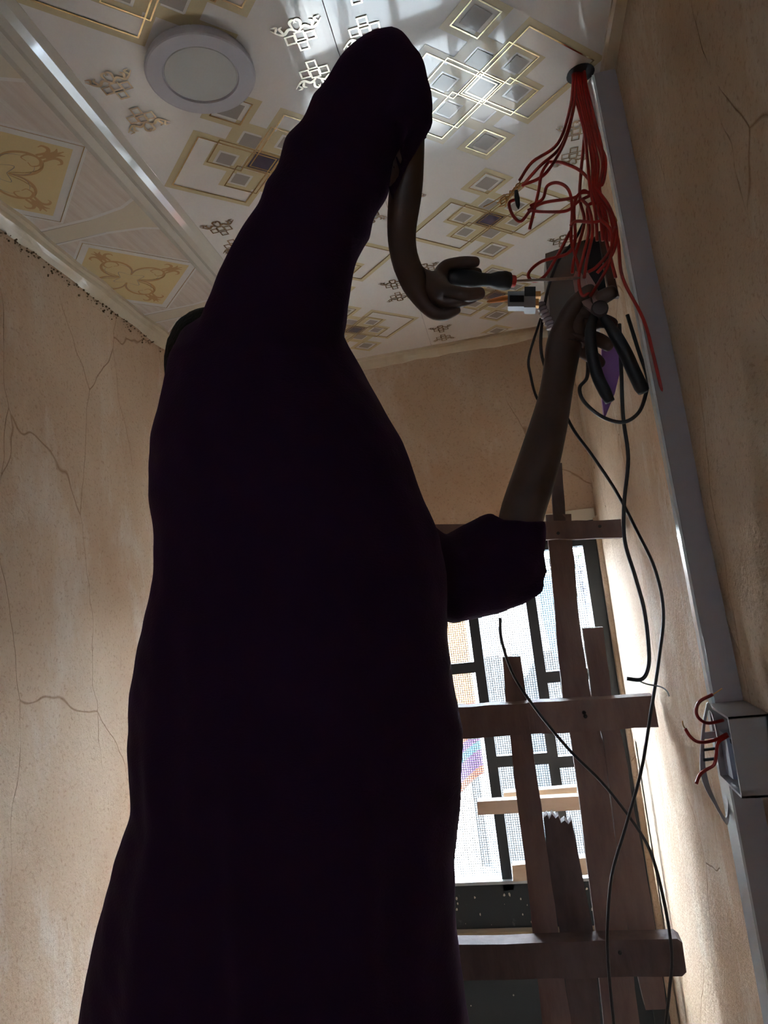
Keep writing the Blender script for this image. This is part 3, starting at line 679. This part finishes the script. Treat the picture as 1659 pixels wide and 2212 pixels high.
cable([(1270, 770, 1.17), (1268, 815, 1.16), (1252, 838, 1.15), (1262, 868, 1.15), (1300, 900, 1.15), (1345, 912, 1.15), (1378, 893, 1.14), (1394, 855, 1.12), (1398, 815, 1.12), (1380, 760, 1.12), (1355, 680, 1.12)], 'black cable forming a round loop below the plier handles', .0032)
cable([(1080, 1335, 1.40), (1084, 1385, 1.40), (1110, 1460, 1.41), (1160, 1535, 1.42), (1230, 1620, 1.43), (1300, 1690, 1.44), (1360, 1765, 1.44), (1405, 1840, 1.43), (1435, 1950, 1.42), (1451, 2060, 1.42), (1446, 2140, 1.42), (1436, 2230, 1.42)], 'black cable running down from the elbow across the ladder rungs', .0030)

# ============================================================ LADDER
lad = empty('wooden_ladder', (-.1, 1.7, 0)); tag(lad, 'rough home-made wooden ladder of old planks leaning in front of the door', 'ladder')
def LY(z): return float(np.interp(z, [0, .9, 1.52, 1.95, 2.3], [1.60, 1.655, 1.72, 1.80, 1.88]))
def PL(x, y, off=0.):
    Y = 1.75
    for _ in range(6): Y = LY(PY(x, y, Y).z) + off
    return PY(x, y, Y)
def board(name, px, off, th, mt, n=1, rag=0):
    """plank from its front outline; slightly uneven sawn edges"""
    pts = [PL(x, y, off) for x, y in px]
    for p in pts: p.x = min(p.x, .262)
    bm = bmesh.new(); P = []
    for i in range(len(pts)):
        a, b = pts[i], pts[(i + 1) % len(pts)]; L_ = (b - a).length; k = max(1, int(L_ / .05)) if L_ > .15 else 1
        for j in range(k):
            p = a.lerp(b, j / k)
            if j: p = p + Vector((random.uniform(-1, 1) * .0018, 0, random.uniform(-1, 1) * .0018))
            P.append(p)
    prism(bm, P, (0, th, 0)); bmesh.ops.triangulate(bm, faces=[f for f in bm.faces if len(f.verts) > 4])
    o = fin(bm, name, mt, lad); return o
board('rung', [(720, 1140), (1344, 1121), (1345, 1161), (720, 1178)], -.045, .045, M_WOOD)
board('rung', [(740, 1542), (1411, 1503), (1423, 1571), (740, 1612)], -.042, .042, M_WOOD)
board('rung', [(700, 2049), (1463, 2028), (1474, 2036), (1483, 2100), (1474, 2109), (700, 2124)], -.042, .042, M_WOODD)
board('stile', [(1179, 1112), (1234, 1110), (1237, 1183), (1257, 1380), (1278, 1512), (1302, 1600), (1357, 2012), (1389, 2260), (1310, 2260), (1287, 2012), (1234, 1600), (1216, 1512)], .002, .035, M_WOOD)
board('stile', [(1259, 1358), (1303, 1355), (1322, 1512), (1345, 1600), (1417, 2012), (1440, 2180), (1395, 2182), (1359, 2012), (1304, 1600), (1280, 1512)], .004, .035, M_WOOD)
board('stile', [(1086, 1419), (1124, 1418), (1138, 1512), (1149, 1600), (1206, 2012), (1240, 2260), (1175, 2260), (1150, 2012), (1103, 1600), (1092, 1512)], .002, .03, M_WOOD)
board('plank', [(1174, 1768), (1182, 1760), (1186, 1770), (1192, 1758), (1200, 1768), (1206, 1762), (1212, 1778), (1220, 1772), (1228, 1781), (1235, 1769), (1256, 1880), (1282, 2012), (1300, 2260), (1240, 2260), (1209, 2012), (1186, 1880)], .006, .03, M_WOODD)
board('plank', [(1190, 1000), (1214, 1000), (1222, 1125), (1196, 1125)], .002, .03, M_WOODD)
def bboard(name, px, Y, th, mt):
    bm = bmesh.new(); pts = [PY(x, y, Y) for x, y in px]
    for p in pts: p.x = min(p.x, .26)
    prism(bm, pts, (0, th, 0)); return fin(bm, name, mt, lad, bevel=.002)
bboard('back_rung', [(1031, 1732), (1252, 1720), (1254, 1750), (1032, 1761)], 2.02, .03, M_WOODLIT)
bboard('back_rung', [(1088, 1713), (1246, 1700), (1247, 1722), (1088, 1732)], 2.07, .03, M_WOODLIT)
bboard('back_rung', [(1106, 1870), (1268, 1853), (1270, 1890), (1108, 1905)], 2.12, .03, M_WOODLIT)
bboard('back_stile', [(1405, 1600), (1418, 1600), (1500, 2260), (1480, 2260)], 2.12, .03, M_WOODLIT)
for x, y in ((1206, 1152), (1296, 1137), (1262, 1540), (1265, 1548), (1340, 2060)):
    p = PL(x, y, -.047); bm = bmesh.new(); lathe(bm, p, p + Vector((0, .006, 0)), [(0, .003), (.4, .0045), (1, .0045)], 10); fin(bm, 'nail_head', M_DARK, lad)

# ============================================================ WORK BENCH under the man (only its place is implied by his height)
bench = empty('trestle_bench', (-.35, .95, 0)); tag(bench, 'plain wooden trestle bench the man stands on', 'bench')
for k in range(3):
    y = .72 + k * .165; boxo('top_plank', (-.86, y, .715), (.10, y + .15, .75), M_WOOD, bench, .003)
for x in (-.78, .02):
    for y in (.76, 1.14):
        bm = bmesh.new(); s = 1 if y > 1 else -1
        prism(bm, [(x - .03, y, .715), (x + .03, y, .715), (x + .03, y + s * .08, 0), (x - .03, y + s * .08, 0)], (0, .04, 0)); fin(bm, 'leg', M_WOOD, bench)
    boxo('cross_piece', (x - .03, .74, .64), (x + .03, 1.2, .715), M_WOOD, bench)

# ============================================================ THE MAN
man = empty('person', (-.33, .95, .75)); tag(man, 'man in long dark purple gown reaching both arms up to the wires, seen from below', 'person')
def skin_body(nodes, edges, root, name, material, parent, sub=2, extra=None):
    bm = bmesh.new(); ly = bm.verts.layers.skin.verify(); V = {}
    for k, (p, r) in nodes.items():
        v = bm.verts.new(p); rr = r if isinstance(r, tuple) else (r, r); v[ly].radius = rr; v[ly].use_root = (k == root); V[k] = v
    for a, b in edges: bm.edges.new((V[a], V[b]))
    me = bpy.data.meshes.new(name); bm.to_mesh(me); bm.free()
    o = bpy.data.objects.new(name, me); COL.objects.link(o)
    md = o.modifiers.new('s', 'SKIN'); md.use_smooth_shade = True; md.branch_smoothing = .3
    if sub: o.modifiers.new('u', 'SUBSURF').levels = sub
    dg = bpy.context.evaluated_depsgraph_get(); dg.update(); me2 = bpy.data.meshes.new_from_object(o.evaluated_get(dg))
    bpy.data.objects.remove(o); bpy.data.meshes.remove(me)
    bm = bmesh.new(); bm.from_mesh(me2)
    if extra: extra(bm)
    return fin(bm, name, material, parent, True)
K = lambda x, y, Y, rpx: (PY(x, y, Y), rpx * Y / F)
N = {
 'pelvis': (Vector((-.34, .95, 1.58)), .11), 'waist': (Vector((-.34, .95, 1.76)), .105), 'chest': (Vector((-.325, .97, 1.98)), .12),
 'neck0': (Vector((-.345, 1.0, 2.12)), .055), 'neck1': (Vector((-.36, 1.01, 2.17)), .05),
 'head0': (Vector((-.375, 1.02, 2.215)), (.062, .070)), 'head1': (Vector((-.39, 1.03, 2.275)), (.072, .082)), 'head2': (Vector((-.395, 1.035, 2.335)), (.055, .062)),
 'rsh': (PY(575, 735, .93), .055), 'rua': (PY(690, 430, .85), .046), 'relb': (PY(868, 165, .79), .024),
 'rf1': K(890, 285, .812, 33), 'rf2': K(877, 405, .838, 43), 'rf3': K(866, 500, .86, 36), 'rwr': K(866, 562, .885, 33),
 'rpalm': K(898, 612, .905, 40), 'rknk': K(930, 622, .915, 38),
 'ri1': K(958, 574, .925, 15), 'ri2': K(1000, 566, .93, 14), 'ri3': K(1038, 566, .935, 12),
 'rm1': K(962, 592, .935, 15), 'rm2': K(1003, 588, .95, 14), 'rm3': K(1042, 590, .96, 11.5),
 'rr1': K(965, 632, .90, 20), 'rr2': K(1008, 638, .895, 18), 'rr3': K(1048, 632, .905, 14),
 'rp1': K(955, 655, .905, 18), 'rp2': K(1000, 650, .90, 15), 'rp3': K(1030, 640, .915, 13),
 'rt0': K(912, 648, .915, 24), 'rt1': K(935, 676, .915, 18), 'rt2': K(962, 682, .91, 14), 'rt3': K(995, 664, .91, 11.5),
 'lsh': (PY(800, 1090, 1.05), .045), 'lua': (PY(960, 1250, 1.09), .042), 'lelb': (PY(1112, 1230, 1.10), .042),
 'lf1': K(1120, 1130, 1.105, 52), 'lf2': K(1160, 1010, 1.11, 50), 'lf3': K(1190, 900, 1.115, 42), 'lwr': K(1204, 835, 1.12, 38),
 'lpalm': K(1218, 765, 1.12, 42), 'lknk': K(1232, 712, 1.12, 38),
 'li1': K(1258, 675, 1.11, 22), 'li2': K(1295, 645, 1.09, 18), 'li3': K(1335, 625, 1.08, 15),
 'lm1': K(1262, 700, 1.12, 21), 'lm2': K(1300, 690, 1.11, 17), 'lm3': K(1332, 705, 1.10, 14),
 'lr1': K(1262, 728, 1.13, 20), 'lr2': K(1298, 735, 1.12, 16), 'lr3': K(1322, 752, 1.11, 13),
 'lp1': K(1255, 760, 1.135, 18), 'lp2': K(1288, 775, 1.125, 14), 'lp3': K(1305, 792, 1.12, 12),
 'lt0': K(1216, 705, 1.11, 26), 'lt1': K(1236, 660, 1.10, 21), 'lt2': K(1262, 635, 1.09, 17), 'lt3': K(1288, 618, 1.08, 14),
}
for s, tg in ((-1, 'a'), (1, 'b')):
    x = -.34 + s * .085
    N['hip' + tg] = (Vector((x, .95, 1.52)), .085); N['knee' + tg] = (Vector((x - .01, .96, 1.16)), .056)
    N['ank' + tg] = (Vector((x - .02, .96, .84)), .036); N['heel' + tg] = (Vector((x - .01, .955, .792)), .036); N['toe' + tg] = (Vector((x + .11, .94, .782)), (.036, .024))
E_ = [('pelvis', 'waist'), ('waist', 'chest'), ('chest', 'neck0'), ('neck0', 'neck1'), ('neck1', 'head0'), ('head0', 'head1'), ('head1', 'head2'),
 ('chest', 'rsh'), ('rsh', 'rua'), ('rua', 'relb'), ('relb', 'rf1'), ('rf1', 'rf2'), ('rf2', 'rf3'), ('rf3', 'rwr'), ('rwr', 'rpalm'), ('rpalm', 'rknk'),
 ('chest', 'lsh'), ('lsh', 'lua'), ('lua', 'lelb'), ('lelb', 'lf1'), ('lf1', 'lf2'), ('lf2', 'lf3'), ('lf3', 'lwr'), ('lwr', 'lpalm'), ('lpalm', 'lknk')]
for s in 'rl':
    for fg in 'imrp': E_ += [(s + 'knk', s + fg + '1'), (s + fg + '1', s + fg + '2'), (s + fg + '2', s + fg + '3')]
    E_ += [(s + 'palm', s + 't0'), (s + 't0', s + 't1'), (s + 't1', s + 't2'), (s + 't2', s + 't3')]
for tg in 'ab': E_ += [('pelvis', 'hip' + tg), ('hip' + tg, 'knee' + tg), ('knee' + tg, 'ank' + tg), ('ank' + tg, 'heel' + tg), ('heel' + tg, 'toe' + tg)]
HC = Vector((-.39, 1.03, 2.275))
def face(bm):
    def ell(c, r, rot=0):
        mtx = Matrix.Translation(HC + Vector(c)) @ Matrix.Rotation(rot, 4, 'Y') @ Matrix.Diagonal((*r, 1))
        bmesh.ops.create_icosphere(bm, subdivisions=3, radius=1, matrix=mtx)
    ell((.078, 0, -.012), (.020, .013, .024), -.3); ell((.064, 0, .026), (.016, .040, .010)); ell((.072, 0, -.040), (.012, .024, .007)); ell((.070, 0, -.052), (.012, .021, .007))
    ell((.056, 0, -.074), (.020, .024, .016))
    for s in (-1, 1): ell((-.004, s * .076, -.004), (.014, .008, .028)); ell((.056, s * .040, -.022), (.016, .018, .016))
body = skin_body(N, E_, 'pelvis', 'body', M_SKIN, man, 2, face)
for s in (-1, 1):
    bm = bmesh.new(); bmesh.ops.create_uvsphere(bm, u_segments=16, v_segments=12, radius=.011, matrix=Matrix.Translation(HC + Vector((.066, s * .026, .010)))); e = fin(bm, 'eye', M_EYE, man, True)
    bm = bmesh.new(); bmesh.ops.create_uvsphere(bm, u_segments=12, v_segments=8, radius=.005, matrix=Matrix.Translation(HC + Vector((.0745, s * .026, .012)))); fin(bm, 'iris', M_DARK, e, True)
# hair: shell over the back and top of the head
bm = bmesh.new(); bmesh.ops.create_icosphere(bm, subdivisions=4, radius=1)
hc = PY(466, 795, 1.0); 
for v in bm.verts:
    d = v.co.copy(); n_ = 1 + .03 * mn.noise(d * 4)
    if d.x > .45 and d.z < .35: n_ *= .9
    v.co = hc + Vector((d.x * .078, d.y * .084, d.z * .098)) * n_
fin(bm, 'hair', M_HAIR, man, True)

# ---- gown: lofts merged by a voxel remesh into one cloth surface
def loft(bm, rings, n=40, cap=True):
    pv = None; first = None
    for c, a, b in rings:
        rg = [bm.verts.new(c + a * math.cos(t) + b * math.sin(t)) for t in [2 * math.pi * k / n for k in range(n)]]
        if pv:
            for k in range(n): bm.faces.new([pv[k], pv[(k + 1) % n], rg[(k + 1) % n], rg[k]])
        else: first = rg
        pv = rg
    if cap: bm.faces.new(first[::-1]); bm.faces.new(pv)
bm = bmesh.new()
TR = [((455, 700), (660, 640), .06), ((405, 740), (735, 705), .10), ((378, 800), (772, 775), .125), ((366, 880), (822, 860), .14), ((343, 955), (874, 950), .15), ((337, 1080), (922, 1080), .155),
      ((351, 1170), (955, 1155), .16), ((350, 1250), (972, 1240), .165), ((322, 1370), (973, 1370), .17), ((299, 1490), (990, 1490), .17), ((294, 1610), (1008, 1580), .175),
      ((303, 1735), (1003, 1740), .175), ((266, 1850), (992, 1850), .18), ((234, 1970), (990, 1940), .18), ((208, 2100), (1002, 2080), .185), ((190, 2212), (1022, 2212), .19)]
rings = []
for (l, r, b) in TR:
    L_, R_ = PY(*l, .95), PY(*r, .95); rings.append(((L_ + R_) / 2, (R_ - L_) / 2 * .975, Vector((0, b, 0))))
c, a, b = rings[-1]
for z, sa in ((1.15, 1.03), (1.0, 1.05), (.93, 1.06)): rings.append((Vector((c.x - .01, c.y, z)), Vector((a.length * sa, 0, 0)), b * sa))
# fold relief on the lower gown
loft(bm, rings, 96)
for v in bm.verts:
    if v.co.z < 2.0:
        t = math.atan2(v.co.y - .95, (v.co.x + .36)); f_ = min(1, (2.0 - v.co.z) / .5)
        dd = (.006 * math.sin(t * 9 + v.co.z * 2) + .004 * math.sin(t * 17 + 1 - v.co.z * 3)) * f_
        dvec = Vector((math.cos(t), math.sin(t), 0)); v.co += dvec * dd * abs(math.sin(t))
def tube_rings(P, n=28):
    out = []
    for i, (c, r, b) in enumerate(P):
        t = (P[min(i + 1, len(P) - 1)][0] - P[max(i - 1, 0)][0]).normalized(); view = (Vector(EYE) - c).normalized()
        a_ = t.cross(view).normalized(); b_ = a_.cross(t).normalized(); out.append((c, a_ * r, b_ * b))
    return out
S = lambda x, y, Y, rp, k=.8: (PY(x, y, Y), rp * Y / F, rp * Y / F * k)
loft(bm, tube_rings([S(560, 830, .93, 165), S(588, 730, .90, 165), S(615, 640, .88, 158), S(640, 560, .86, 142), S(668, 500, .85, 128), S(690, 455, .845, 136), S(706, 415, .835, 126), S(728, 365, .825, 134), S(752, 320, .82, 118), S(778, 265, .80, 124), S(800, 212, .79, 104), S(820, 165, .78, 97), S(838, 118, .775, 79), S(846, 85, .77, 52), S(852, 66, .77, 22)]))
# sleeve part over the elbow to the hem
rr = tube_rings([S(838, 120, .775, 55, 1), S(865, 160, .78, 62, 1), S(880, 215, .785, 60, 1), S(880, 270, .79, 62, 1)])
hem = (PY(884, 338, .805), (PY(942, 240, .80) - PY(828, 446, .81)) / 2, Vector((0, .036, 0)))
rr.append(hem); loft(bm, rr)
# left sleeve
loft(bm, tube_rings([S(800, 1130, 1.03, 90, 1), S(900, 1225, 1.05, 92, 1), S(985, 1258, 1.08, 88, 1), S(1060, 1245, 1.095, 82, 1), S(1105, 1215, 1.10, 70, 1), S(1117, 1165, 1.105, 62, 1), (PY(1118, 1126, 1.105), .045, .045)]))
loft(bm, tube_rings([S(960, 1255, 1.07, 84, 1), S(1020, 1190, 1.09, 62, 1), S(1078, 1125, 1.105, 30, 1)]))
loft(bm, tube_rings([S(1010, 1255, 1.09, 75, 1), S(1090, 1265, 1.095, 55, 1), S(1140, 1262, 1.10, 38, 1), S(1176, 1268, 1.10, 16, 1)]))
loft(bm, tube_rings([S(1130, 1200, 1.10, 50, 1), S(1150, 1225, 1.10, 32, 1), S(1166, 1250, 1.10, 22, 1)]))
bmesh.ops.recalc_face_normals(bm, faces=bm.faces)
me = bpy.data.meshes.new('gown_src'); bm.to_mesh(me); bm.free()
o = bpy.data.objects.new('gown_src', me); COL.objects.link(o)
md = o.modifiers.new('r', 'REMESH'); md.mode = 'VOXEL'; md.voxel_size = .0055
md = o.modifiers.new('s', 'SMOOTH'); md.factor = .5; md.iterations = 6
dg = bpy.context.evaluated_depsgraph_get(); dg.update(); me2 = bpy.data.meshes.new_from_object(o.evaluated_get(dg)); bpy.data.objects.remove(o)
me2.name = 'gown'
# soft wrinkles
co = np.empty(len(me2.vertices) * 3); me2.vertices.foreach_get('co', co)
no = [tuple(v.normal) for v in me2.vertices]; co = co.reshape(-1, 3)
for i, c in enumerate(co):
    q_ = mn.noise(Vector((c[0] * 16, c[1] * 16, c[2] * 5))) * .0035 + mn.noise(Vector((c[0] * 30 + c[2] * 18, c[1] * 25, c[2] * 22))) * .0016
    co[i] = c + np.array(no[i]) * q_
me2.vertices.foreach_set('co', co.ravel())
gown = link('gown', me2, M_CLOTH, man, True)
# knitted cuffs at both hems
def cuff(c, a, b, r, nm):
    P = [c + a * math.cos(t) + b * math.sin(t) for t in [2 * math.pi * k / 40 for k in range(41)]]
    bm = bmesh.new(); tube(bm, P, r, 8); return fin(bm, nm, M_CLOTH, man, True)
lc = tube_rings([S(1117, 1165, 1.105, 62, 1), (PY(1119, 1124, 1.105), .053, .053)])[-1]

# ============================================================ TOOLS
sd = empty('screwdriver', PY(1040, 602, .95)); tag(sd, 'screwdriver with black grip and red collar held in the raised hand', 'screwdriver')
h0, h1 = PY(966, 601, .930), PY(1101, 607, .962)
bm = bmesh.new(); lathe(bm, h0, h1, [(0, .006), (.03, .010), (.15, .0125), (.4, .0125), (.55, .0095), (.68, .009), (.8, .0125), (.93, .0135), (1, .012)], 24); fin(bm, 'handle', M_RUB, sd, True)
bm = bmesh.new(); lathe(bm, h1, PY(1111, 608, .965), [(0, .0085), (1, .0085)], 20); fin(bm, 'collar', M_REDP, sd)
bm = bmesh.new(); lathe(bm, PY(1110, 608, .964), PY(1252, 600, 1.07), [(0, .0024), (.93, .0024), (1, .0010)], 14); fin(bm, 'shaft', M_STEEL, sd, True)

plr = empty('pliers', PY(1290, 700, 1.09)); tag(plr, 'combination pliers with long black handles gripped against the red wires', 'pliers')
def grip(P, R_, nm):
    C = catmull([PY(x, y, Y) for x, y, Y in P], 5); rad = [float(np.interp(i / (len(C) - 1), np.linspace(0, 1, len(R_)), R_)) for i in range(len(C))]
    bm = bmesh.new(); tube(bm, C, 0, 14, rad); return fin(bm, nm, M_RUB, plr, True)
grip([(1288, 672, 1.085), (1276, 710, 1.08), (1278, 760, 1.08), (1290, 810, 1.085), (1306, 845, 1.09), (1318, 868, 1.09)], [.006, .0085, .0095, .0095, .0095, .0075], 'handle')
grip([(1300, 680, 1.085), (1330, 725, 1.08), (1352, 765, 1.08), (1370, 805, 1.085), (1384, 835, 1.09), (1390, 848, 1.09)], [.006, .010, .0105, .0105, .0105, .008], 'handle')
bm = bmesh.new(); c0 = PY(1294, 672, 1.085); lathe(bm, c0, c0 + Vector((0, -.014, 0)), [(0, .013), (.8, .013), (1, .011)], 20); fin(bm, 'pivot', mat('dark_steel', (.12, .10, .10), .4, metal=.8), plr)
for sx, P in ((0, [(1290, 680), (1262, 660), (1243, 630), (1238, 600), (1243, 585), (1256, 590), (1272, 620), (1292, 650)]), (1, [(1290, 680), (1304, 672), (1300, 645), (1285, 612), (1270, 588), (1262, 592), (1268, 612), (1276, 634)])):
    bm = bmesh.new(); prism(bm, [PY(x, y, 1.085 - .004 * sx) for x, y in P], (0, .008, 0)); fin(bm, 'jaw', mat('pinkish_steel', (.50, .33, .33), .3, metal=.8), plr, bevel=.0015)
